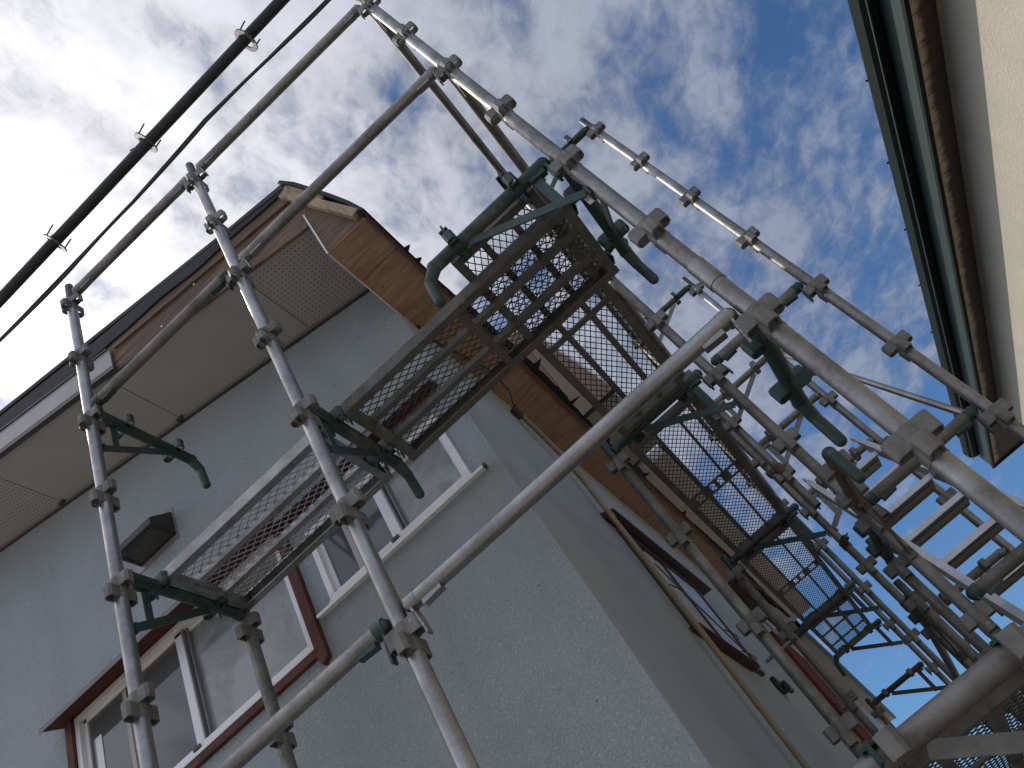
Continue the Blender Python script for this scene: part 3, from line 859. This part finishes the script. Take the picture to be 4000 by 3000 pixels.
mb.add(V, F); mb.build('torn_felt_edge', BLACK, house)
# plywood eaves soffit in separate sheets
for i, (y0, y1) in enumerate(((YF, 0.570), (0.576, 3.12), (3.126, 6.02))):
    mb = MB(); zt = -0.750 - (0.0 if i != 0 else 0.003)
    mb.box((-0.921, y0, zt), (-0.690, y1, zt + 0.012))
    mb.build('plywood_sheet', PLY, house)
mb = MB()
mb.box((-0.6895, YF + 0.01, -0.762), (-0.681, 6.6, -0.728)); mb.box((-0.6805, YF, -0.752), (-0.673, 7.4, -0.722))
mb.build('eaves_trim_board', TRIMW, house)
mb = MB()
mb.box((-0.928, YF - 0.002, -0.758), (-0.9215, 0.852, -0.742))
mb.box((-0.9285, YF - 0.006, -0.758), (-0.9205, YF + 0.006, -0.36))
mb.build('edge_strip', WHITE, house)
# closed box behind the plywood so that no light leaks into the roof
mb = MB()
mb.box((-0.93, YF + 0.01, -0.738), (-0.70, 6.0, -0.730))
mb.box((-0.926, YF + 0.015, -0.74), (-0.918, 0.848, -0.44))
mb.build('eaves_box', OLDW, house)
# front end of the skirt: weathered boards
mb = MB()
poly = [(-0.922, -0.750), (-0.690, -0.750), (-0.712, -0.655), (-0.758, -0.50), (-0.83, -0.29), (-0.88, -0.15), (-0.9255, -0.075), (-0.9255, -0.45)]
mb.prism([(x, YF, z) for x, z in poly], (0, 0.016, 0)); mb.build('weathered_end_board', OLDW, house)
mb = MB()
mb.bar((-0.955, YF - 0.018, -0.10), (-0.705, YF - 0.018, -0.715), 0.045, 0.032, up=(0, 1, 0)); mb.build('batten', BATT, house)
mb = MB()
mb.bar((-0.93, YF - 0.008, -0.035), (-0.795, YF - 0.008, -0.385), 0.030, 0.014, up=(0, 1, 0)); mb.build('batten', BATT, house)
# rake: weathered fascia board, black felt edge, grey flashing
def rake(mb_, x0, x1, a0, a1, y0, th):
    mb_.prism([(x0, y0, SZ(x0) + a0), (x1, y0, SZ(x1) + a0), (x1, y0, SZ(x1) + a1), (x0, y0, SZ(x0) + a1)], (0, th, 0))
mb = MB(); mb.prism([(-2.30, YF, SZ(-2.30) - 0.012), (-0.926, YF, SZ(-0.926) - 0.012), (-0.926, YF, SZ(-0.926) + 0.385), (-1.6, YF, SZ(-1.6) + 0.345), (-2.30, YF, SZ(-2.30) + 0.24)], (0, 0.016, 0)); mb.build('rake_board', OLDW, house)
mb = MB(); mb.prism([(-2.20, YF - 0.014, SZ(-2.20) + 0.16), (-0.95, YF - 0.014, SZ(-0.95) + 0.27), (-0.95, YF - 0.014, SZ(-0.95) + 0.30), (-2.20, YF - 0.014, SZ(-2.20) + 0.185)], (0, 0.0135, 0)); mb.build('rake_batten', OLDW, house)
mb = MB()
n_ = 60; V = []; F = []
for i in range(n_ + 1):
    x = XR + (-0.93 - XR) * i / n_
    def pw(x, P_):
        if x <= P_[0][0]: return P_[0][1]
        for (xa, va), (xb, vb) in zip(P_[:-1], P_[1:]):
            if x <= xb: return va + (vb - va) * (x - xa) / (xb - xa)
        return P_[-1][1]
    lo = pw(x, [(-3.1, 0.19), (-2.2, 0.225), (-1.9, 0.27), (-1.43, 0.325), (-1.1, 0.365), (-0.93, 0.375)]) + (0.010 * math.sin(x * 5.3) + 0.008 * math.sin(x * 13) if x > -2.2 else 0)
    hi = pw(x, [(-3.1, 0.315), (-2.37, 0.335), (-1.53, 0.41), (-1.2, 0.438), (-0.93, 0.455)])
    z = SZ(x)
    V += [(x, 0.322, z + lo), (x, 0.316, z + hi - 0.008), (x, 0.334, z + hi - 0.008), (x, 0.334, z + lo)]
for i in range(n_):
    a = i * 4; b = a + 4
    F += [(a, b, b + 1, a + 1), (a + 1, b + 1, b + 2, a + 2), (a + 2, b + 2, b + 3, a + 3), (a + 3, b + 3, b, a)]
F += [(0, 1, 2, 3), (n_ * 4, n_ * 4 + 3, n_ * 4 + 2, n_ * 4 + 1)]
mb.add(V, F); mb.build('felt_rake_edge', BLACK, house)
mb = MB(); rake(mb, XR, -2.222, 0.012, 0.168, YF - 0.022, 0.012); mb.build('rake_flashing', FLASH, house)
mb = MB(); rake(mb, XR, -2.215, -0.022, 0.012, YF - 0.026, 0.03); mb.build('rake_drip_edge', DARKM, house)
mb = MB(); rake(mb, XR, -2.232, 0.168, 0.178, YF - 0.030, 0.02); mb.build('rake_drip_edge', DARKM, house)
mb = MB()
for (x_, a_) in ((-1.88, 0.06), (-1.62, 0.20), (-1.01, 0.14)):
    mb.tube((x_, YF - 0.006, SZ(x_) + a_), (x_, YF + 0.002, SZ(x_) + a_), 0.006, 10)
mb.build('nail_heads', STICK, house)
# left half of the gable: rake on the far side of the ridge
mb = MB()
mb.prism([(XL - .5, YF, top(XL - .5) - 0.02), (XR, YF, top(XR) - 0.02), (XR, YF, top(XR) + 0.36), (XL - .5, YF, top(XL - .5) + 0.36)], (0, 0.016, 0)); mb.build('rake_board', FLASH, house)
# gable soffit boards
bx = [-0.922, -1.372, -2.312, -3.272, -4.21, -5.15, XR]
for i, (x1, x0) in enumerate(zip(bx[:-1], bx[1:])):
    mb = MB(); g_ = 0.0022
    pf = [(x0 + g_, SZ(x0 + g_)), (x1 - g_, SZ(x1 - g_)), (x1 - g_, SZ(x1 - g_) + 0.010), (x0 + g_, SZ(x0 + g_) + 0.010)]
    mb.prism([(a_, YF + 0.012, b_) for a_, b_ in pf], (0, YW - YF - 0.013, 0))
    mb.build('perforated_soffit_board' if i in (0, 3) else 'soffit_board', PERF if i in (0, 3) else SOFF, house)
mb = MB(); mb.prism([(XR, YF + .01, SZ(XR) + .012), (-0.925, YF + .01, SZ(-0.925) + .012), (-0.925, YF + .01, SZ(-0.925) + .02), (XR, YF + .01, SZ(XR) + .02)], (0, YW - YF - .02, 0))
mb.build('soffit_backing', DARKM, house)
mb = MB(); mb.prism([(XL - .5, YF + .01, top(XL - .5)), (XR, YF + .01, top(XR)), (XR, YF + .01, top(XR) + .02), (XL - .5, YF + .01, top(XL - .5) + .02)], (0, YW - YF - .02, 0))
mb.build('soffit_board', SOFF, house)
mb = MB()
mb.bar((XR, YW - 0.009, SZ(XR) - 0.010), (-0.925, YW - 0.009, SZ(-0.925) - 0.010), 0.018, 0.014); mb.build('cove_strip', FLASH, house)
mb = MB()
mb.bar((XR, YW - 0.004, SZ(XR) - 0.026), (-0.925, YW - 0.004, SZ(-0.925) - 0.026), 0.010, 0.014); mb.build('cove_shadow_gap', DARKM, house)  # solid dark strip stands in for the shadow line under the cove
for x_ in (-2.312, -3.272):
    mb = MB(); mb.box((x_ - 0.02, YW - 0.035, SZ(x_) - 0.022), (x_ + 0.025, YW - 0.005, SZ(x_) - 0.003)); mb.build('joint_cap', DARKM, house, bevel=0.006)

# --- windows on the gable wall
def window(h, mull, panes, bars):
    x0, x1, z0, z1 = h
    w = MB(); f = 0.030; ya, yb = YW - 0.014, YW + 0.06
    w.box((x0, ya, z0), (x1, yb, z0 + f)); w.box((x0, ya, z1 - f), (x1, yb, z1)); w.box((x0, ya, z0 + f), (x0 + f, yb, z1 - f)); w.box((x1 - f, ya, z0 + f), (x1, yb, z1 - f))
    w.box((x0 - 0.004, ya - 0.008, z0 - 0.012), (x1 + 0.004, ya + 0.02, z0 + 0.006))
    win = w.build('window', WHITE, house, bevel=0.002)
    s_ = MB(); m0, m1 = mull; g_ = 0.022
    # left sash (front) and right sash (behind)
    for (a_, b_, yy) in ((x0 + f, m1, YW + 0.012), (m0 + 0.01, x1 - f, YW + 0.034)):
        for seg in (((a_, z0 + f), (a_ + g_, z1 - f)), ((b_ - g_ - (0.03 if b_ == m1 else 0), z0 + f), (b_, z1 - f)), ((a_, z0 + f), (b_, z0 + f + g_)), ((a_, z1 - f - g_ * .8), (b_, z1 - f))):
            s2_ = MB(); s2_.box((seg[0][0], yy, seg[0][1]), (seg[1][0], yy + 0.018, seg[1][1])); s_.add(s2_.v, s2_.f)
    s_.build('sash', WHITE, win, bevel=0.0015)
    s_ = MB(); s_.box((m1 - 0.002, YW + 0.004, z0 + f), (m1 + 0.006, YW + 0.03, z1 - f)); s_.box((m1 + 0.016, YW + 0.020, z0 + f), (m1 + 0.022, YW + 0.034, z1 - f)); s_.build('sash_seal', FLASH, win)
    for (a_, b_, yy, mt) in ((x0 + f + g_, m1 - g_, YW + 0.022, panes[0]), (m1, x1 - f - g_, YW + 0.044, panes[1])):
        p_ = MB(); p_.box((a_ - 0.005, yy, z0 + f), (b_ + 0.005, yy + 0.004, z1 - f)); p_.build('pane', mt, win)
    for (bx0, bx1) in bars:
        p_ = MB(); p_.box((bx0, YW + 0.019, z0 + f + g_), (bx1, YW + 0.0218, z1 - f - g_)); p_.build('curtain_edge', TAUPE, win)
    p_ = MB(); p_.box((m0 + .01, YW - 0.022, z0 + 0.012), (m0 + .05, YW - 0.014, z0 + 0.028)); p_.tube((m0 + .03, YW - 0.024, z0 + 0.02), (m0 + .03, YW - 0.014, z0 + 0.02), 0.005, 8); p_.build('latch', DARKM, win)
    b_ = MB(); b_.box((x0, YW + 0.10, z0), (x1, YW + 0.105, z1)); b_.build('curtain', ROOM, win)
    return win
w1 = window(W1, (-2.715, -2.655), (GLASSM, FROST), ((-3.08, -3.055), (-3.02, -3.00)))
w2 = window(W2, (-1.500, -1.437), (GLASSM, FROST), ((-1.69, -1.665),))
mb = MB(); mb.box((-3.28, YW + 0.018, -2.0), (-3.24, YW + 0.0215, -1.50)); mb.build('curtain_edge', WHITE, w1)
for x_ in (-2.475, -2.43):
    pass
mb = MB()
mb.box((-3.412, YW - 0.030, -2.10), (-3.367, YW + 0.002, -1.30)); mb.build('window_trim', REDW, house, bevel=0.002)
mb = MB()
mb.prism([(-1.998, YW - 0.030, -1.29), (-1.998, YW - 0.030, -2.075), (-1.984, YW - 0.030, -2.105), (-1.948, YW - 0.030, -2.085), (-1.948, YW - 0.030, -1.29)], (0, 0.032, 0)); mb.build('window_trim', REDW, house, bevel=0.002)
mb = MB(); mb.box((-3.366, YW - 0.024, -2.052), (-2.0, YW + 0.002, -2.013)); mb.build('window_trim', REDW, house, bevel=0.002)
def hood(x0, x1, zw, zf, dep, edge):
    m1_ = MB(); m1_.prism([(x0, YW, zw), (x0, YW - dep, zf), (x0, YW - dep, zf + 0.012), (x0, YW, zw + 0.035)], (x1 - x0, 0, 0)); o = m1_.build('window_hood', HOODM, house)
    m2_ = MB(); m2_.prism([(x0 + .004, YW - 0.001, zw - 0.008), (x0 + .004, YW - dep + 0.006, zf - 0.004), (x0 + .004, YW - dep + 0.006, zf - 0.001), (x0 + .004, YW - 0.001, zw - 0.001)], (x1 - x0 - .008, 0, 0)); m2_.build('underside', REDW, o)
    m3_ = MB(); m3_.box((x0, YW - dep - 0.003, zf - 0.014), (x1, YW - dep, zf + 0.013)); m3_.build('drip_edge', HOODM, o)
hood(-3.452, -1.93, -1.315, -1.36, 0.128, 0)
hood(-1.915, -0.958, -1.345, -1.385, 0.11, 0)
mb = MB(); mb.box((-1.998, YW - 0.028, -1.30), (-1.02, YW - 0.002, -1.262)); mb.build('window_trim', REDW, house)
mb = MB(); mb.box((-1.935, YW - 0.026, -1.904), (-0.985, YW + 0.001, -1.897)); mb.box((-1.935, YW - 0.029, -1.908), (-0.985, YW - 0.026, -1.894)); sill = mb.build('window_sill', WHITE, house)
mb = MB(); mb.box((-0.986, YW - 0.033, -1.912), (-0.972, YW - 0.006, -1.893)); mb.build('end_cap', DARKM, sill, bevel=0.003)

# --- vent hood
vt = MB()
zt, zb = -0.665, -0.832; x0, x1 = -2.80, -2.54
V = [(x0, YW, zt), (x1, YW, zt), (x1, YW, zb), (x0, YW, zb), (x0, YW - 0.165, zb + 0.045), (x1, YW - 0.165, zb + 0.045), (x1, YW - 0.165, zb), (x0, YW - 0.165, zb)]
th = 0.006
vt.add(V, [(0, 1, 5, 4), (4, 5, 6, 7), (1, 2, 6, 5), (3, 0, 4, 7)])
vt.add([(x0 + .01, YW - .15, zb + .02), (x1 - .01, YW - .15, zb + .02), (x1 - .01, YW - .01, zb + .02), (x0 + .01, YW - .01, zb + .02)], [(0, 1, 2, 3)])
vo = vt.build('vent_hood', VENTM, house)
mb = MB(); mb.box((x0 - 0.05, YW - 0.004, zb - 0.035), (x1 + 0.012, YW - 0.001, zt + 0.02)); mb.build('back_plate', FLASH, vo)
mb = MB()
k_ = 0
for sgn in (1, -1):
    u = -0.2
    while u < 0.5:
        # diagonal strands on the bottom opening
        pts_ = []
        for tt in [i / 20 for i in range(21)]:
            yy = 0.018 + 0.130 * tt; xx = (u + sgn * yy * 1.1)
            if 0.014 < xx < x1 - x0 - 0.014: pts_.append((x0 + xx, YW - yy, zb + 0.003))
        if len(pts_) > 1: mb.bar(pts_[0], pts_[-1], 0.0042, 0.003)
        u += 0.0135
mb.build('grille', GALVD, vo)
mb = MB()
mb.box((x0, YW - 0.165, zb - 0.002), (x1, YW - 0.148, zb + 0.004)); mb.box((x0, YW - 0.018, zb - 0.002), (x1, YW, zb + 0.004)); mb.box((x0, YW - 0.148, zb - 0.002), (x0 + 0.016, YW - 0.018, zb + 0.004)); mb.box((x1 - 0.016, YW - 0.148, zb - 0.002), (x1, YW - 0.018, zb + 0.004))
mb.build('grille_frame', VENTM, vo)

# --- fittings on the right-hand side wall
mb = MB()
mb.path([(XW + 0.03, 1.86, -0.90), (XW + 0.040, 1.95, -1.00), (XW + 0.045, 2.12, -1.14), (XW + 0.045, 2.22, -1.32), (XW + 0.045, 2.24, -1.7), (XW + 0.045, 2.24, -Z0)], 0.0155, 14)
cp = mb.build('conduit_pipe', BEIGEP, house)
for z_ in (-1.62, -2.2, -3.2):
    mb = MB(); mb.tube((XW + 0.045, 2.24, z_ - 0.012), (XW + 0.045, 2.24, z_ + 0.012), 0.0195, 14); mb.build('pipe_band', BEIGEP, cp)
mb = MB(); mb.path([(XW + 0.028, 1.84, -0.885), (XW + 0.03, 1.90, -0.93)], 0.026, 12); mb.build('pipe_cap', DARKM, cp)
mb = MB()
mb.path([(XW + 0.03, 1.86, -0.885), (XW + 0.075, 1.80, -0.80), (XW + 0.09, 1.62, -0.765), (XW + 0.05, 1.40, -0.757), (XW + 0.012, 1.20, -0.757), (XW + 0.008, 1.0, -0.757)], 0.0042, 8); mb.build('loose_wire', RUBBER, house)
# side window seen edge-on
sw = MB(); sw.box((XW, 2.36, -2.36), (XW + 0.030, 3.60, -2.33)); sw.box((XW, 2.36, -2.33), (XW + 0.030, 2.39, -1.66)); sw.box((XW, 3.57, -2.33), (XW + 0.030, 3.60, -1.66)); sw.box((XW, 2.36, -1.66), (XW + 0.030, 3.60, -1.63)); sw.box((XW, 2.96, -2.33), (XW + 0.024, 3.0, -1.66))
swo = sw.build('side_window', DARKM, house)
mb = MB(); mb.box((XW + 0.008, 2.39, -2.33), (XW + 0.012, 2.96, -1.66)); mb.build('pane', GREYS, swo)
mb = MB(); mb.box((XW + 0.014, 3.0, -2.33), (XW + 0.018, 3.57, -1.66)); mb.build('pane', BLUEP, swo)
mb = MB(); mb.prism([(XW, 2.24, -1.555), (XW + 0.078, 2.24, -1.585), (XW + 0.078, 2.24, -1.600), (XW, 2.24, -1.600)], (0, 1.66, 0)); ho = mb.build('side_window_hood', MAROON, house)
mb = MB(); mb.box((XW + 0.079, 2.235, -1.605), (XW + 0.083, 3.905, -1.582)); mb.build('drip_edge', FLASH, ho)
mb = MB(); mb.prism([(XW, 2.28, -2.365), (XW + 0.060, 2.28, -2.375), (XW + 0.060, 2.28, -2.388), (XW, 2.28, -2.388)], (0, 1.05, 0)); mb.build('side_window_sill', REDW, house)
mb = MB(); mb.bar((XW + 0.045, 2.45, -1.90), (XW + 0.055, 3.35, -2.36), 0.008, 0.010); mb.build('shutter_rail', GALVD, house)
for (y_, z_) in ((2.42, -1.78), (2.50, -2.02), (3.30, -2.10), (3.34, -2.25)):
    mb = MB(); mb.path([(XW + 0.03, y_, z_), (XW + 0.055, y_ + 0.02, z_ - 0.04), (XW + 0.06, y_ + 0.08, z_ - 0.06), (XW + 0.05, y_ + 0.11, z_ - 0.06)], 0.004, 6); mb.build('shutter_hook', RUBBER, house)
mb = MB(); mb.box((XW, 3.86, -2.40), (XW + 0.035, 4.06, -2.31)); mb.box((XW + 0.035, 3.90, -2.43), (XW + 0.07, 4.02, -2.36)); mb.build('wall_lamp', RUBBER, house, bevel=0.01)
mb = MB(); mb.box((XW, 7.0, -Z0), (XW + 0.035, 8.45, -1.02)); mb.build('red_shutter_panel', DRED, house)
mb = MB(); mb.box((XW, 8.46, -Z0), (XW + 0.05, 8.50, -0.80)); mb.build('pale_downpipe', WHITE, house)
mb = MB(); mb.box((XW, 8.51, -Z0), (XW + 0.05, 8.70, -0.80)); mb.build('dark_corner_board', DARKM, house)
# lower dark eaves further along
mb = MB(); mb.box((-0.860, 6.04, -0.752), (-0.800, 8.9, -0.70)); mb.box((-0.800, 6.10, -0.770), (-0.765, 8.6, -0.72)); mb.build('dark_gutter', REDW, house)
mb = MB(); mb.box((-1.045, 8.62, -0.752), (-0.705, 15.3, -0.70)); fe = mb.build('far_eaves_soffit', TAUPE, house)
mb = MB(); mb.box((-0.705, 8.5, -0.765), (-0.665, 15.3, -0.62)); mb.box((-1.05, 8.50, -0.775), (-0.66, 8.60, -0.60)); mb.build('gutter', DARKM, fe)
mb = MB(); mb.prism([(-0.70, 8.5, -0.62), (-1.6, 8.5, -0.42), (-1.6, 8.5, -0.36), (-0.70, 8.5, -0.58)], (0, 6.8, 0)); mb.build('far_roof', ROOFM, fe)
# upper storey eaves
us = MB()
us.prism([(-1.25, 2.25, 0.0), (-0.56, 2.28, 0.0), (-0.385, 3.49, 0.0), (-1.25, 3.49, 0.0)], (0, 0, 0.10)); up = us.build('upper_soffit', PINK, house)
mb = MB(); mb.box((-1.25, 3.49, -0.012), (-0.38, 3.53, 0.10)); mb.build('dark_joint_strip', DARKM, up)
for (a_, b_) in (((-0.617, 2.30), (-0.712, 3.49)), ((-0.745, 2.28), (-0.90, 3.49))):
    mb = MB(); mb.bar((a_[0], a_[1], -0.002), (b_[0], b_[1], -0.002), 0.010, 0.006); mb.build('joint_cover_strip', STICK, up)
mb = MB(); mb.box((-1.25, 3.53, 0.0), (-0.40, 3.86, 0.10)); mb.build('grey_soffit', GREYS, up)
mb = MB(); mb.box((-1.25, 3.863, 0.002), (-0.41, 4.05, 0.10)); mb.build('grey_soffit', TAUPE, up)
mb = MB(); mb.box((-0.90, 3.70, -0.02), (-0.80, 3.80, 0.0)); mb.build('blue_vent_cap', BLUEP, up, bevel=0.01)
mb = MB(); mb.box((-1.25, 4.053, 0.0), (-0.41, 4.52, 0.10)); mb.build('perforated_soffit', PERF, up)
mb = MB(); mb.box((-1.25, 4.523, -0.03), (-0.70, 4.70, 0.10)); mb.build('dark_soffit_box', DARKM, up)
mb = MB(); mb.box((-1.25, 4.703, 0.0), (-0.43, 10.3, 0.10)); mb.build('taupe_soffit', TAUPU, up)
mb = MB(); mb.box((-0.44, 4.60, 0.005), (-0.405, 10.3, 0.12)); mb.build('upper_gutter', DARKM, up)
mb = MB(); mb.box((-5.5, 2.30, 0.102), (-0.60, 10.2, 0.14)); mb.build('upper_roof', ROOFM, up)
mb = MB(); mb.box((-5.4, 2.6, -0.02), (-1.05, 10.2, 0.10)); mb.build('upper_wall', STUC, up)

# ------------------------------------------------------------------ neighbouring house on the right
nb = thing('neighbour_house', (3.04, 3.0, -Z0), 'beige stucco house with green fascia and stained board soffit at the right edge', 'house')
mb = MB(); mb.box((3.04, -6.0, -Z0), (9.0, 9.3, 0.6)); mb.build('wall', BEIGE, nb)
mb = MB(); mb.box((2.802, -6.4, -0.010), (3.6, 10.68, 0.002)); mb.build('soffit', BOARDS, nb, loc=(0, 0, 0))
mb = MB(); mb.box((2.785, -6.4, -0.016), (2.801, 10.7, 0.375)); fa = mb.build('fascia', GREENM, nb)
mb = MB(); mb.box((2.772, -6.4, -0.045), (2.812, 10.7, -0.012)); mb.build('fascia_drip_rail', GREEND, fa)
mb = MB(); mb.box((2.80, 10.681, -0.045), (9.2, 10.70, 0.30)); mb.build('end_fascia', GREENM, nb)
gt = MB()
pr = [(2.783, 0.345), (2.783, 0.215), (2.755, 0.205), (2.700, 0.225), (2.672, 0.260), (2.662, 0.350), (2.656, 0.350), (2.666, 0.255), (2.697, 0.218), (2.755, 0.198), (2.7849, 0.207), (2.7849, 0.345)]
gt.prism([(a_, -6.4, b_) for a_, b_ in pr], (0, 17.0, 0)); go = gt.build('gutter', GREEND, nb)
mb = MB(); mb.box((2.690, -6.4, 0.206), (2.704, 10.6, 0.217)); mb.build('gutter_bead', GREENM, go)
for i in range(17):
    y_ = -5.5 + i * 0.97
    mb = MB(); mb.bar((2.675, y_, 0.34), (2.645, y_, 0.365), 0.018, 0.006, up=(0, 1, 0)); mb.build('hanger_tip', GREEND, go)
mb = MB()
mb.prism([(2.72, -6.4, 0.378), (9.2, -6.4, 1.7), (9.2, -6.4, 1.8), (2.72, -6.4, 0.40)], (0, 17.1, 0)); mb.build('roof', ROOFM, nb)

# strip helper properties
for o in bpy.data.objects:
    if '_b' in o: del o['_b']
